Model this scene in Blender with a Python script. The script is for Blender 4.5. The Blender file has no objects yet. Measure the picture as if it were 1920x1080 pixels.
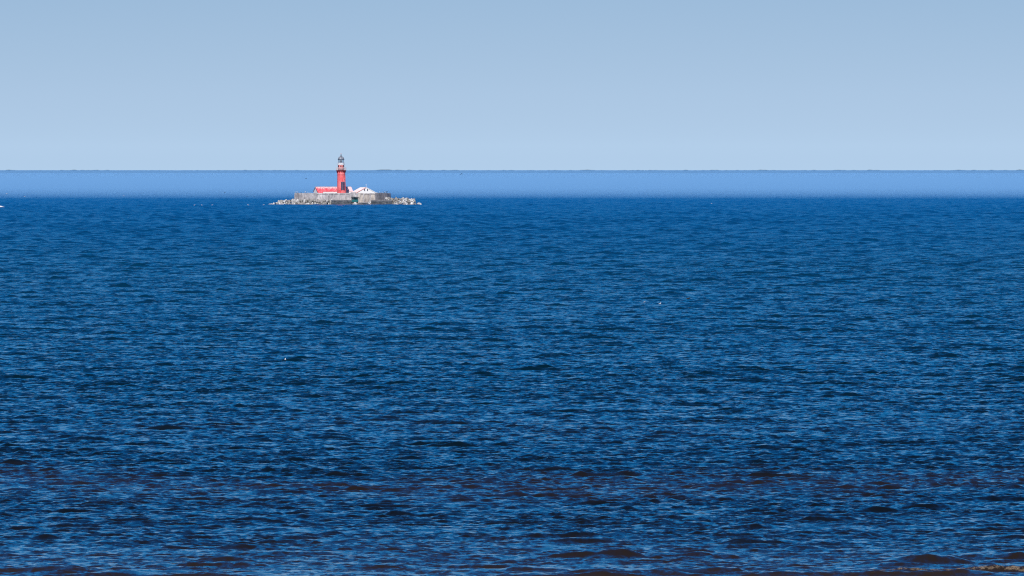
import bpy, bmesh, math, random
import numpy as np
from mathutils import Vector, Matrix, noise as mnoise

R = math.radians
scene = bpy.context.scene
C = scene.collection
random.seed(11)

# ------------------------------------------------------------ camera
EYE = 15.5                     # camera height above the water, metres
PX = 4.8e-5                    # radians per pixel of the 1920 px wide photograph
cam = bpy.data.cameras.new('camera')
cam.sensor_width = 36.0
cam.lens = 36.0 / (1920 * PX)
cam.clip_start = 1.0
cam.clip_end = 900000.0
co = bpy.data.objects.new('camera', cam)
co.location = (0, 0, EYE)
co.rotation_euler = (R(90) - math.atan(221 * PX), 0, 0)
C.objects.link(co)
scene.camera = co

# ------------------------------------------------------------ sky and sun
SUN_AZ = 187.0                 # clockwise from +Y (behind the camera, a little left)
SUN_EL = 44.0
world = bpy.data.worlds.new('World')
scene.world = world
world.use_nodes = True
wt = world.node_tree
for n in list(wt.nodes):
    wt.nodes.remove(n)
wo = wt.nodes.new('ShaderNodeOutputWorld')
bg = wt.nodes.new('ShaderNodeBackground')
sky = wt.nodes.new('ShaderNodeTexSky')
sky.sky_type = 'NISHITA'
sky.sun_disc = False
sky.sun_elevation = R(SUN_EL)
sky.sun_rotation = R(SUN_AZ)
sky.altitude = 0
sky.air_density = 1.0
sky.dust_density = 0.6
sky.ozone_density = 2.0
tc = wt.nodes.new('ShaderNodeTexCoord')
sep = wt.nodes.new('ShaderNodeSeparateXYZ')
ramp = wt.nodes.new('ShaderNodeValToRGB')
mr = wt.nodes.new('ShaderNodeMapRange')
mr.inputs['From Min'].default_value = 0.0
mr.inputs['From Max'].default_value = 1.0
mx = wt.nodes.new('ShaderNodeMix')
mx.data_type = 'RGBA'
mx.blend_type = 'MULTIPLY'
mx.inputs[0].default_value = 1.0
pw = wt.nodes.new('ShaderNodeMath'); pw.operation = 'POWER'; pw.inputs[1].default_value = 0.3333
wt.links.new(tc.outputs['Generated'], sep.inputs[0])
wt.links.new(sep.outputs[2], mr.inputs['Value'])
wt.links.new(mr.outputs[0], pw.inputs[0])
wt.links.new(pw.outputs[0], ramp.inputs[0])
wt.links.new(sky.outputs[0], mx.inputs[6])
wt.links.new(ramp.outputs[0], mx.inputs[7])
wt.links.new(mx.outputs[2], bg.inputs[0])
wt.links.new(bg.outputs[0], wo.inputs[0])
bg.inputs[1].default_value = 0.10
cr = ramp.color_ramp
# position = (sine of elevation) ** (1/3)
SKY = [(0.00, (0.86, 1.20, 2.00)), (0.13, (0.81, 1.13, 1.90)), (0.19, (0.68, 0.96, 1.66)),
       (0.255, (0.49, 0.73, 1.32)), (0.34, (0.36, 0.60, 1.14)), (0.46, (0.03, 0.43, 0.92)),
       (0.62, (0.02, 0.27, 0.60)), (0.80, (0.10, 0.30, 0.56)), (1.0, (0.3, 0.5, 0.8))]
cr.elements[0].position = SKY[0][0]; cr.elements[0].color = (*SKY[0][1], 1)
cr.elements[1].position = SKY[-1][0]; cr.elements[1].color = (*SKY[-1][1], 1)
for p, c in SKY[1:-1]:
    e = cr.elements.new(p); e.color = (*c, 1)

sl = bpy.data.lights.new('sun', 'SUN')
sl.energy = 5.0
sl.angle = R(0.53)
sl.color = (1.0, 0.95, 0.90)
so = bpy.data.objects.new('sun', sl)
az = R(SUN_AZ)
sdir = Vector((math.sin(az) * math.cos(R(SUN_EL)), math.cos(az) * math.cos(R(SUN_EL)), math.sin(R(SUN_EL))))
so.rotation_euler = sdir.to_track_quat('Z', 'Y').to_euler()
so.location = (0, -50, 100)
C.objects.link(so)

scene.view_settings.view_transform = 'Standard'
scene.view_settings.look = 'None'
scene.view_settings.exposure = 0.0
scene.view_settings.gamma = 1.0
scene.render.engine = 'CYCLES'
cy = scene.cycles
cy.use_denoising = False
cy.max_bounces = 6
cy.volume_bounces = 0
cy.caustics_reflective = False
cy.caustics_refractive = False
cy.sample_clamp_indirect = 4.0
cy.pixel_filter_type = 'BLACKMAN_HARRIS'
cy.filter_width = 1.2

# ------------------------------------------------------------ helpers
def tag(o, label=None, cat=None, group=None, kind=None):
    if label: o['label'] = label
    if cat: o['category'] = cat
    if group: o['group'] = group
    if kind: o['kind'] = kind
    return o

def empty(name, loc, rz=0.0):
    o = bpy.data.objects.new(name, None)
    o.location = loc
    o.rotation_euler = (0, 0, rz)
    o.empty_display_size = 0.5
    C.objects.link(o)
    return o

def obj(name, bm, mat, parent=None, smooth=False):
    me = bpy.data.meshes.new(name)
    bmesh.ops.recalc_face_normals(bm, faces=bm.faces)
    bm.to_mesh(me); bm.free()
    if mat: me.materials.append(mat)
    if smooth:
        for p in me.polygons: p.use_smooth = True
    o = bpy.data.objects.new(name, me)
    C.objects.link(o)
    if parent: o.parent = parent
    return o

def box(bm, x0, x1, y0, y1, z0, z1, M=None):
    vs = [bm.verts.new((x, y, z)) for z in (z0, z1) for y in (y0, y1) for x in (x0, x1)]
    for f in ((0, 2, 3, 1), (4, 5, 7, 6), (0, 1, 5, 4), (2, 6, 7, 3), (0, 4, 6, 2), (1, 3, 7, 5)):
        bm.faces.new([vs[i] for i in f])
    if M is not None:
        bmesh.ops.transform(bm, matrix=M, verts=vs)
    return vs

def lathe(bm, prof, seg=32, lean=None, cap=True):
    rings = []
    for r, z in prof:
        cx = lean(z) if lean else 0.0
        if r < 1e-4:
            rings.append([bm.verts.new((cx, 0, z))])
        else:
            rings.append([bm.verts.new((cx + r * math.cos(2 * math.pi * i / seg), r * math.sin(2 * math.pi * i / seg), z)) for i in range(seg)])
    for a, b in zip(rings, rings[1:]):
        for i in range(seg):
            j = (i + 1) % seg
            if len(a) == 1 and len(b) == 1: continue
            if len(a) == 1: bm.faces.new((a[0], b[i], b[j]))
            elif len(b) == 1: bm.faces.new((a[i], a[j], b[0]))
            else: bm.faces.new((a[i], a[j], b[j], b[i]))
    if cap:
        for rg in (rings[0], rings[-1]):
            if len(rg) > 2: bm.faces.new(rg)
    return rings

def tube(bm, p, q, r0, r1=None, seg=8):
    r1 = r0 if r1 is None else r1
    p, q = Vector(p), Vector(q)
    d = (q - p).normalized()
    a = d.orthogonal().normalized(); b = d.cross(a)
    A = [bm.verts.new(p + (a * math.cos(t) + b * math.sin(t)) * r0) for t in [2 * math.pi * i / seg for i in range(seg)]]
    B = [bm.verts.new(q + (a * math.cos(t) + b * math.sin(t)) * r1) for t in [2 * math.pi * i / seg for i in range(seg)]]
    for i in range(seg):
        j = (i + 1) % seg
        bm.faces.new((A[i], A[j], B[j], B[i]))
    bm.faces.new(A); bm.faces.new(B)

def prism(bm, pts, z0, z1):
    a = [bm.verts.new((x, y, z0)) for x, y in pts]
    b = [bm.verts.new((x, y, z1)) for x, y in pts]
    n = len(pts)
    for i in range(n):
        j = (i + 1) % n
        bm.faces.new((a[i], a[j], b[j], b[i]))
    bm.faces.new(a); bm.faces.new(b)

def mat(name, cols, scale=1.0, stretch=(1, 1, 1), rough=0.8, detail=6, lo=0.35, hi=0.65, spec=0.4, bump=0.0, metal=0.0, fine=None):
    """principled surface whose colour wanders between the given colours with noise in object space"""
    m = bpy.data.materials.new(name)
    m.use_nodes = True
    nt = m.node_tree
    b = nt.nodes['Principled BSDF']
    b.inputs['Roughness'].default_value = rough
    b.inputs['Metallic'].default_value = metal
    b.inputs['Specular IOR Level'].default_value = spec
    t = nt.nodes.new('ShaderNodeTexCoord')
    mp = nt.nodes.new('ShaderNodeMapping')
    mp.inputs['Scale'].default_value = stretch
    n = nt.nodes.new('ShaderNodeTexNoise')
    n.inputs['Scale'].default_value = scale
    n.inputs['Detail'].default_value = detail
    n.inputs['Roughness'].default_value = 0.65
    r = nt.nodes.new('ShaderNodeValToRGB')
    nt.links.new(t.outputs['Object'], mp.inputs[0])
    nt.links.new(mp.outputs[0], n.inputs['Vector'])
    nt.links.new(n.outputs['Fac'], r.inputs[0])
    el = r.color_ramp.elements
    k = len(cols)
    el[0].position = lo; el[0].color = (*cols[0], 1)
    el[1].position = hi; el[1].color = (*cols[-1], 1)
    for i in range(1, k - 1):
        e = el.new(lo + (hi - lo) * i / (k - 1)); e.color = (*cols[i], 1)
    out = r.outputs[0]
    if fine:
        n2 = nt.nodes.new('ShaderNodeTexNoise')
        n2.inputs['Scale'].default_value = fine[0]
        n2.inputs['Detail'].default_value = 3
        nt.links.new(mp.outputs[0], n2.inputs['Vector'])
        m2 = nt.nodes.new('ShaderNodeMapRange')
        m2.inputs['From Min'].default_value = 0.3; m2.inputs['From Max'].default_value = 0.7
        m2.inputs['To Min'].default_value = 1 - fine[1]; m2.inputs['To Max'].default_value = 1 + fine[1]
        nt.links.new(n2.outputs['Fac'], m2.inputs['Value'])
        mm = nt.nodes.new('ShaderNodeVectorMath'); mm.operation = 'SCALE'
        nt.links.new(out, mm.inputs[0]); nt.links.new(m2.outputs[0], mm.inputs['Scale'])
        out = mm.outputs[0]
    nt.links.new(out, b.inputs['Base Color'])
    if bump:
        bp = nt.nodes.new('ShaderNodeBump')
        bp.inputs['Strength'].default_value = bump
        bp.inputs['Distance'].default_value = 0.1
        nt.links.new(n.outputs['Fac'], bp.inputs['Height'])
        nt.links.new(bp.outputs[0], b.inputs['Normal'])
    return m

M_red = mat('red_iron_paint', [(0.66, 0.045, 0.06), (0.80, 0.12, 0.125), (0.84, 0.20, 0.20)], 0.55, (1, 1, 0.5), 0.5, lo=0.34, hi=0.56, fine=(2.5, 0.16))
M_darkred = mat('dark_red_iron', [(0.14, 0.008, 0.02), (0.25, 0.02, 0.035)], 2.0, rough=0.6)
M_pink = mat('pale_red_paint', [(0.62, 0.13, 0.12), (0.78, 0.36, 0.32)], 1.2, rough=0.6)
M_white = mat('white_limewash', [(0.62, 0.61, 0.60), (0.84, 0.83, 0.82)], 0.9, rough=0.85, lo=0.25, hi=0.45)
M_rail = mat('white_rail_paint', [(0.60, 0.46, 0.46), (0.82, 0.78, 0.76)], 2.0, rough=0.6)
M_lead = mat('grey_lead_sheet', [(0.10, 0.12, 0.16), (0.33, 0.35, 0.39)], 1.2, (1.5, 1.5, 0.7), rough=0.55, lo=0.4, hi=0.6)
M_dark = mat('dark_iron', [(0.015, 0.017, 0.03), (0.05, 0.05, 0.07)], 2.0, rough=0.5)
M_panel = mat('dark_glass_pane', [(0.05, 0.055, 0.10), (0.10, 0.11, 0.18)], 0.8, (1, 1, 0.4), rough=0.25, spec=0.5)
M_panel2 = mat('near_black_glass_pane', [(0.018, 0.015, 0.045), (0.045, 0.04, 0.08)], 0.8, (1, 1, 0.4), rough=0.25, spec=0.5)
M_panelframe = mat('grey_steel_frame', [(0.16, 0.16, 0.23), (0.24, 0.24, 0.32)], 2.0, rough=0.5)
M_plum = mat('plum_painted_boards', [(0.045, 0.008, 0.035), (0.12, 0.02, 0.08)], 1.5, rough=0.7)
M_stone = mat('weathered_masonry', [(0.21, 0.20, 0.212), (0.385, 0.36, 0.36), (0.55, 0.515, 0.505)], 0.28, (1, 1, 0.55), rough=0.9, detail=8, lo=0.36, hi=0.66, bump=0.3, fine=(1.4, 0.3))
M_stone2 = mat('ochre_stained_masonry', [(0.22, 0.195, 0.185), (0.39, 0.345, 0.305), (0.53, 0.47, 0.40)], 0.45, (1, 1, 0.55), rough=0.9, detail=8, lo=0.36, hi=0.64, bump=0.3, fine=(1.4, 0.3))
M_cope = mat('pale_coping_stone', [(0.26, 0.24, 0.24), (0.46, 0.44, 0.43)], 0.9, rough=0.9)
M_wet = mat('weedy_wet_masonry', [(0.035, 0.045, 0.055), (0.075, 0.085, 0.095), (0.17, 0.17, 0.17)], 0.7, (1, 1, 2.2), rough=0.6, lo=0.38, hi=0.68, bump=0.3, fine=(2.0, 0.35))
M_teal = mat('teal_gate_paint', [(0.0, 0.10, 0.13), (0.015, 0.19, 0.20)], 1.3, rough=0.6)
M_conc = mat('salt_pale_concrete', [(0.22, 0.21, 0.205), (0.43, 0.42, 0.405), (0.68, 0.675, 0.66)], 0.8, rough=0.9, lo=0.36, hi=0.6, bump=0.4)
M_conc2 = mat('grey_gap_shade_concrete', [(0.09, 0.095, 0.085), (0.22, 0.21, 0.195), (0.38, 0.37, 0.34)], 0.9, rough=0.9, lo=0.36, hi=0.62, bump=0.4)  # grey concrete; its dark tone also stands in for shaded gaps between blocks
M_boulder = mat('grey_granite', [(0.16, 0.15, 0.145), (0.40, 0.37, 0.35)], 1.1, rough=0.9, bump=0.4)
M_whiterock = mat('gull_whitened_rock', [(0.55, 0.56, 0.58), (0.82, 0.83, 0.84)], 0.8, rough=0.9)
M_gull = mat('white_feathers', [(0.78, 0.79, 0.80), (0.84, 0.85, 0.86)], 3, rough=0.8)
M_gullwing = mat('grey_wing_feathers', [(0.36, 0.38, 0.42), (0.46, 0.48, 0.52)], 3, rough=0.8)
M_blackbird = mat('black_feathers', [(0.012, 0.012, 0.014), (0.04, 0.04, 0.045)], 3, rough=0.6)
M_bill = mat('yellow_bill', [(0.55, 0.35, 0.05), (0.65, 0.42, 0.08)], 5, rough=0.5)
M_ground = mat('island_rubble_ground', [(0.05, 0.048, 0.045), (0.14, 0.13, 0.12)], 0.3, rough=0.95)  # rubble, darkened in colour to paint the shade behind the breakwater blocks
M_sand = mat('beach_sand', [(0.30, 0.25, 0.18), (0.42, 0.36, 0.27)], 0.05, rough=0.95)
M_forest = mat('far_pine_forest', [(0.02, 0.035, 0.045), (0.035, 0.055, 0.06)], 0.01, rough=0.95)

# glass of the lantern
M_glass = bpy.data.materials.new('lantern_glass'); M_glass.use_nodes = True
g = M_glass.node_tree
gb = g.nodes['Principled BSDF']
tr = g.nodes.new('ShaderNodeBsdfTransparent'); tr.inputs[0].default_value = (0.80, 0.87, 0.92, 1)
gl = g.nodes.new('ShaderNodeBsdfGlossy'); gl.inputs['Roughness'].default_value = 0.05
ms = g.nodes.new('ShaderNodeMixShader'); ms.inputs[0].default_value = 0.16
g.links.new(tr.outputs[0], ms.inputs[1]); g.links.new(gl.outputs[0], ms.inputs[2])
g.links.new(ms.outputs[0], g.nodes['Material Output'].inputs[0])
g.nodes.remove(gb)

# ------------------------------------------------------------ the sea
def dist_of(py):                 # distance at which a row of the photograph meets the water
    return EYE / ((py - 319.0) * PX)

rows = np.concatenate([np.geomspace(40, 396, 60)[:-1],
                       np.geomspace(396, 7200, 6900),
                       np.geomspace(7200, 420000, 90)[1:]])
inner = np.linspace(-0.066, 0.066, 780)
outer = 0.066 + np.geomspace(0.0006, 1.25, 34)
cols = np.concatenate([-outer[::-1], inner, outer])
NR, NC = len(rows), len(cols)
colstep = np.gradient(cols)
rowstep = np.gradient(rows)
tanc = np.tan(np.clip(cols, -1.33, 1.33))
X = (rows[:, None] * tanc[None, :]).astype(np.float32)
Y = np.repeat(rows[:, None], NC, 1).astype(np.float32)
Z = np.zeros_like(X); DX = np.zeros_like(X); DY = np.zeros_like(X)
rng = np.random.default_rng(5)
NW = 140
lam = np.exp(rng.uniform(math.log(0.33), math.log(12.0), NW))
lam.sort()
# wave groups: slow modulation of height so that the chop comes in patches
def slow(n, l0, l1, seed):
    r2 = np.random.default_rng(seed)
    g_ = np.zeros_like(X)
    for _ in range(n):
        L = math.exp(r2.uniform(math.log(l0), math.log(l1)))
        th = r2.uniform(0, 2 * math.pi)
        g_ += np.sin((2 * math.pi / L) * (X * math.cos(th) * 0.8 + Y * math.sin(th)) + r2.uniform(0, 6.28)).astype(np.float32)
    return g_ / math.sqrt(n / 2)
group = 1.0 + 0.17 * slow(9, 6, 26, 3) + 0.07 * slow(6, 60, 300, 4)
group = np.clip(group, 0.35, 1.9).astype(np.float32)
# sparse packets in which the longer waves stand up
packet = np.clip(0.55 + 0.42 * np.maximum(0, slow(10, 5.0, 19.0, 6)) ** 1.3, 0.5, 1.45).astype(np.float32)
# longer, higher waves farther from the shelter of the beach
peak = np.exp(np.interp(np.log(rows), [math.log(500), math.log(3500)], [math.log(2.2), math.log(4.8)]))
for i in range(NW):
    L = lam[i]; k = 2 * math.pi / L
    slope = 0.034
    sea_state = np.interp(rows, [700, 4500], [1.0, 1.25]) * np.where(L > peak, np.exp(-((np.log(L / peak)) / 0.6) ** 2), 1.0)
    
    a = slope / k
    th = R(90) + R(12) + rng.normal(0, 0.85 if L < 1.9 else 0.42)
    cx, cyy = math.cos(th), math.sin(th)
    ph = rng.uniform(0, 6.283)
    # rows fine enough for this wave
    w = np.clip((L / np.maximum(rowstep * abs(cyy), 1e-6) - 2.2) / 2.0, 0, 1)
    on = np.nonzero(w > 0)[0]
    if len(on) == 0: continue
    r0, r1 = on[0], on[-1] + 1
    cw = np.clip((L / (colstep * rows[r0:r1, None] * max(abs(cx), 0.05)) - 2.2) / 2.0, 0, 1)
    amp = (a * (w * sea_state)[r0:r1, None] * cw).astype(np.float32)
    P = (k * cx) * X[r0:r1].astype(np.float64) + (k * cyy) * Y[r0:r1] + ph
    P = np.mod(P, 2 * math.pi).astype(np.float32)
    Z[r0:r1] += amp * np.cos(P)
    s = amp * np.sin(P)
    if L > 1.9:
        Z[r0:r1] += amp * np.cos(P) * (packet[r0:r1] - 1)
        s *= packet[r0:r1]
    DX[r0:r1] -= (0.85 * cx) * s
    DY[r0:r1] -= (0.85 * cyy) * s
calm = np.clip((Y - 410) / 90.0, 0.0, 1.0) * 0.55 + 0.45          # shallower water close in is flatter
g2 = group * calm
Z *= g2; DX *= g2; DY *= g2
# slow swell that wakes up as low ridges over the inshore bars
foam = np.zeros_like(X)
def ridge(xc, half, d0, bend, h, wfront, wback, foamy=0.0):
    """low breaking ridge: gentle back, steep shoreward face"""
    rel = (X - xc)
    crest = d0 + bend * rel + 0.35 * np.sin(X * 0.9 + d0) + 0.18 * np.sin(X * 2.3 + 2 * d0)
    env = np.clip(1 - (np.abs(rel) / half) ** 2, 0, 1) ** 0.7
    dd = Y - crest
    prof = np.where(dd < 0, np.exp(-(dd / wfront) ** 2), np.exp(-(dd / wback) ** 2))
    hh = 1.55 * h * (0.8 + 0.2 * np.sin(X * 1.7 + d0))
    Z[...] += (env * prof * hh).astype(np.float32)
    if foamy:
        foam[...] = np.maximum(foam, (foamy * env * np.exp(-((dd + 0.15) / 0.30) ** 2)).astype(np.float32))
near = rows < 700
def px_x(px, d): return (px - 960) * PX * d
ridge(px_x(1880, 430), 7.5, dist_of(1072), 0.10, 0.15, 0.40, 1.7, 1.1)
ridge(px_x(1600, 425), 5.5, dist_of(1081), 0.12, 0.15, 0.40, 1.6, 0.5)
ridge(px_x(1740, 440), 1.9, dist_of(1056), 0.03, 0.17, 0.38, 1.9, 0.08)
ridge(px_x(1900, 445), 3.0, dist_of(1047), 0.05, 0.17, 0.42, 1.9, 0.0)
ridge(px_x(1520, 447), 0.9, dist_of(1030), -0.05, 0.12, 0.50, 1.5, 0.0)
ridge(px_x(60, 427), 5.0, dist_of(1074), -0.03, 0.15, 0.6, 1.9, 0.0)
ridge(px_x(830, 437), 2.6, dist_of(1050), 0.05, 0.12, 0.6, 1.9, 0.0)
ridge(px_x(500, 437), 1.8, dist_of(1040), -0.03, 0.10, 0.6, 1.9, 0.0)
r3 = random.Random(8)
for _ in range(110):
    d0_ = 424 * math.exp(r3.random() ** 1.3 * 0.42)
    ridge(r3.uniform(-0.055, 0.055) * d0_, r3.uniform(0.8, 3.0), d0_, r3.uniform(-0.06, 0.1), r3.uniform(0.05, 0.12), r3.uniform(0.35, 0.6), r3.uniform(1.2, 2.0))
ridge(px_x(1310, 427), 1.9, dist_of(1076), 0.02, 0.20, 0.4, 1.8, 0.2)
ridge(px_x(1080, 428), 3.2, dist_of(1083), 0.03, 0.15, 0.4, 1.8)
ridge(px_x(260, 428), 4.2, dist_of(1082), -0.02, 0.14, 0.4, 1.8)
ridge(px_x(1130, 440), 2.0, dist_of(1044), 0.0, 0.15, 0.4, 1.8)
ridge(px_x(1290, 440), 1.6, dist_of(1043), 0.04, 0.15, 0.4, 1.8)
ridge(px_x(1010, 430), 1.3, dist_of(1070), -0.02, 0.14, 0.4, 1.8)
V = np.empty((NR * NC, 3), np.float32)
V[:, 0] = (X + DX).ravel(); V[:, 1] = (Y + DY).ravel(); V[:, 2] = Z.ravel()
idx = np.arange(NR * NC, dtype=np.int32).reshape(NR, NC)
F = np.stack([idx[:-1, :-1], idx[:-1, 1:], idx[1:, 1:], idx[1:, :-1]], -1).reshape(-1, 4)
me = bpy.data.meshes.new('sea')
me.vertices.add(len(V)); me.vertices.foreach_set('co', V.ravel())
me.loops.add(F.size); me.loops.foreach_set('vertex_index', F.ravel())
me.polygons.add(len(F)); me.polygons.foreach_set('loop_start', np.arange(0, F.size, 4, dtype=np.int32))
me.update(calc_edges=True)
me.polygons.foreach_set('use_smooth', np.ones(len(F), bool))
at = me.attributes.new('foam', 'FLOAT', 'POINT'); at.data.foreach_set('value', foam.ravel())
sea = bpy.data.objects.new('sea', me); C.objects.link(sea)
tag(sea, kind='structure')
del packet, X, Y, Z, DX, DY, V, F, idx, foam, group, g2, calm

m = bpy.data.materials.new('sea_water'); m.use_nodes = True
nt = m.node_tree; N = nt.nodes; LK = nt.links
B = N['Principled BSDF']
geo = N.new('ShaderNodeNewGeometry')
def vscale(v, s):
    q = N.new('ShaderNodeMapping'); q.inputs['Scale'].default_value = s
    LK.new(v, q.inputs[0]); return q.outputs[0]
def noise(scale_vec, detail=2, rough=0.5):
    q = N.new('ShaderNodeTexNoise'); q.inputs['Scale'].default_value = 1.0
    q.inputs['Detail'].default_value = detail; q.inputs['Roughness'].default_value = rough
    LK.new(vscale(geo.outputs['Position'], scale_vec), q.inputs['Vector']); return q
def math_(op, a, b=None, c=None, clamp=False):
    q = N.new('ShaderNodeMath'); q.operation = op; q.use_clamp = clamp
    for i_, v_ in enumerate((a, b, c)):
        if v_ is None: continue
        if isinstance(v_, (int, float)): q.inputs[i_].default_value = v_
        else: LK.new(v_, q.inputs[i_])
    return q.outputs[0]
def maprange(v, a, b, c, d, smooth=False):
    q = N.new('ShaderNodeMapRange')
    if smooth: q.interpolation_type = 'SMOOTHSTEP'
    for i_, v_ in enumerate((a, b, c, d)): q.inputs[i_ + 1].default_value = v_
    LK.new(v, q.inputs[0]); return q.outputs[0]
# slopes of the ripples too small for the mesh
def slopes(sv, amp, detail):
    q = noise(sv, detail, 0.6)
    s = N.new('ShaderNodeVectorMath'); s.operation = 'SUBTRACT'
    LK.new(q.outputs['Color'], s.inputs[0]); s.inputs[1].default_value = (0.5, 0.5, 0.5)
    t = N.new('ShaderNodeVectorMath'); t.operation = 'MULTIPLY'
    LK.new(s.outputs[0], t.inputs[0]); t.inputs[1].default_value = (amp, amp, 0.0)
    return t.outputs[0]
s1 = slopes((3.2, 1.8, 1.0), 0.75, 3)
s2 = slopes((0.55, 0.34, 1.0), 0.50, 2)
farw = N.new('ShaderNodeSeparateXYZ'); LK.new(geo.outputs['Position'], farw.inputs[0])
s3 = slopes((0.22, 0.16, 1.0), 1.5, 2)      # swell that the distant, coarser part of the sheet cannot carry
s3n = N.new('ShaderNodeVectorMath'); s3n.operation = 'SCALE'; LK.new(s3, s3n.inputs[0]); LK.new(maprange(farw.outputs[1], 1200, 5500, 0, 1), s3n.inputs['Scale'])
s23 = N.new('ShaderNodeVectorMath'); s23.operation = 'ADD'; LK.new(s2, s23.inputs[0]); LK.new(s3n.outputs[0], s23.inputs[1])
gust = noise((0.012, 0.0045, 1.0), 3, 0.6)
gust2 = noise((0.06, 0.016, 1.0), 2, 0.5)
gs = math_('ADD', maprange(gust.outputs['Fac'], 0.3, 0.7, 0.15, 0.45), maprange(gust2.outputs['Fac'], 0.3, 0.7, 0.35, 1.05))
sm = N.new('ShaderNodeVectorMath'); sm.operation = 'ADD'
LK.new(s1, sm.inputs[0]); LK.new(s23.outputs[0], sm.inputs[1])
sc_ = N.new('ShaderNodeVectorMath'); sc_.operation = 'SCALE'
LK.new(sm.outputs[0], sc_.inputs[0]); LK.new(gs, sc_.inputs['Scale'])
ad = N.new('ShaderNodeVectorMath'); ad.operation = 'ADD'
LK.new(geo.outputs['Normal'], ad.inputs[0]); LK.new(sc_.outputs[0], ad.inputs[1])
nm = N.new('ShaderNodeVectorMath'); nm.operation = 'NORMALIZE'
LK.new(ad.outputs[0], nm.inputs[0]); LK.new(nm.outputs[0], B.inputs['Normal'])
# body colour: deep blue offshore, dark and peaty over the shallow bars
sp = N.new('ShaderNodeSeparateXYZ'); LK.new(geo.outputs['Position'], sp.inputs[0])
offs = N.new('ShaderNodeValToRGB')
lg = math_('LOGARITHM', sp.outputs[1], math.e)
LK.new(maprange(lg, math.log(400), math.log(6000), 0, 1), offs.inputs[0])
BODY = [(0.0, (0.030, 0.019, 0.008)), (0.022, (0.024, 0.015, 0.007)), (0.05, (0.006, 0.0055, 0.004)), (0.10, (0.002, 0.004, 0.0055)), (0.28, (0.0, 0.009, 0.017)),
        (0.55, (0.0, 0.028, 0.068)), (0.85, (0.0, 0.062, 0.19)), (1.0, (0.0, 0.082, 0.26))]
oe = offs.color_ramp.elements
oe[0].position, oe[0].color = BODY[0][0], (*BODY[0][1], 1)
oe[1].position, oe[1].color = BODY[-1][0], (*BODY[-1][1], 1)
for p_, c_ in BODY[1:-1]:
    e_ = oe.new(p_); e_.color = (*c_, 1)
wob = noise((0.05, 0.012, 1.0), 3, 0.6)
yw = math_('ADD', sp.outputs[1], maprange(wob.outputs['Fac'], 0.25, 0.75, -30, 30))
def bar(c, w):
    return math_('SUBTRACT', 1.0, math_('MINIMUM', math_('ABSOLUTE', math_('DIVIDE', math_('SUBTRACT', yw, float(c)), float(w))), 1.0))
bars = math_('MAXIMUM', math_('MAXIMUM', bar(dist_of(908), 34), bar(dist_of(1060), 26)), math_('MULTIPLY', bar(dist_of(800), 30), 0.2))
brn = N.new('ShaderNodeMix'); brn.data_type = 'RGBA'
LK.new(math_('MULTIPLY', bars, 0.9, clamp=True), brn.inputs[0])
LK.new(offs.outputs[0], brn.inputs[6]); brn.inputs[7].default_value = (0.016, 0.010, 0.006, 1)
# foam and churned sand on the breaking ridges
fa = N.new('ShaderNodeAttribute'); fa.attribute_name = 'foam'
fn = noise((4.5, 1.2, 8.0), 5, 0.75)
fm = maprange(math_('MULTIPLY', fa.outputs['Fac'], maprange(fn.outputs['Fac'], 0.38, 0.64, 0.15, 1.15)), 0.30, 1.05, 0, 1, True)
fc = N.new('ShaderNodeMix'); fc.data_type = 'RGBA'
LK.new(fm, fc.inputs[0]); LK.new(brn.outputs[2], fc.inputs[6]); fc.inputs[7].default_value = (0.21, 0.155, 0.10, 1)
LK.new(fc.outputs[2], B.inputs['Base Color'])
LK.new(math_('MAXIMUM', maprange(fm, 0, 1, 0.0, 0.7), maprange(lg, math.log(900), math.log(5500), 0.09, 0.24)), B.inputs['Roughness'])
B.inputs['IOR'].default_value = 1.333
B.inputs['Specular IOR Level'].default_value = 0.5
me.materials.append(m)

# beach under and behind the camera (out of frame, below it)
bm = bmesh.new()
prof = [(-400, 15), (-60, 14.5), (0, 13.8), (40, 12.0), (110, 5.0), (240, 2.2), (380, 0.35), (415, -0.35), (430, -0.9)]
xs = [-3000, -1200, -400, -120, -40, 0, 40, 120, 400, 1200, 3000]
grid = [[bm.verts.new((x, y, z + (0.4 * math.sin(x * 0.05 + y * 0.03) if 0 < y < 300 and z > 1 else 0))) for x in xs] for y, z in prof]
for a, b in zip(grid, grid[1:]):
    for i in range(len(xs) - 1):
        bm.faces.new((a[i], a[i + 1], b[i + 1], b[i]))
tag(obj('beach', bm, M_sand, smooth=True), kind='structure')

# ------------------------------------------------------------ far coast and the fog lying before it
bm = bmesh.new()
COAST = 40000.0
nx = 5200
front, back, topf = [], [], []
x0c, x1c = -9000.0, 9000.0
def coast_h(x):
    h = 14.9 + 1.3 * mnoise.noise(Vector((x / 260, 3.1, 0))) + 1.7 * abs(mnoise.noise(Vector((x / 60, 7.7, 0)))) + 1.7 * mnoise.noise(Vector((x / 17, 1.7, 0)))
    return h
pa = pb = pc = None
for i in range(nx):
    x = x0c + (x1c - x0c) * i / (nx - 1)
    h = coast_h(x)
    a = bm.verts.new((x, COAST, -1)); b = bm.verts.new((x, COAST, h)); c = bm.verts.new((x, COAST + 500, -1)); d = bm.verts.new((x, COAST + 60, h - 0.6))
    if pa:
        bm.faces.new((pa, a, b, pb)); bm.faces.new((pb, b, d, pd)); bm.faces.new((pd, d, c, pc))
    pa, pb, pc, pd = a, b, c, d
tag(obj('far_coast', bm, M_forest), kind='structure')

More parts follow.
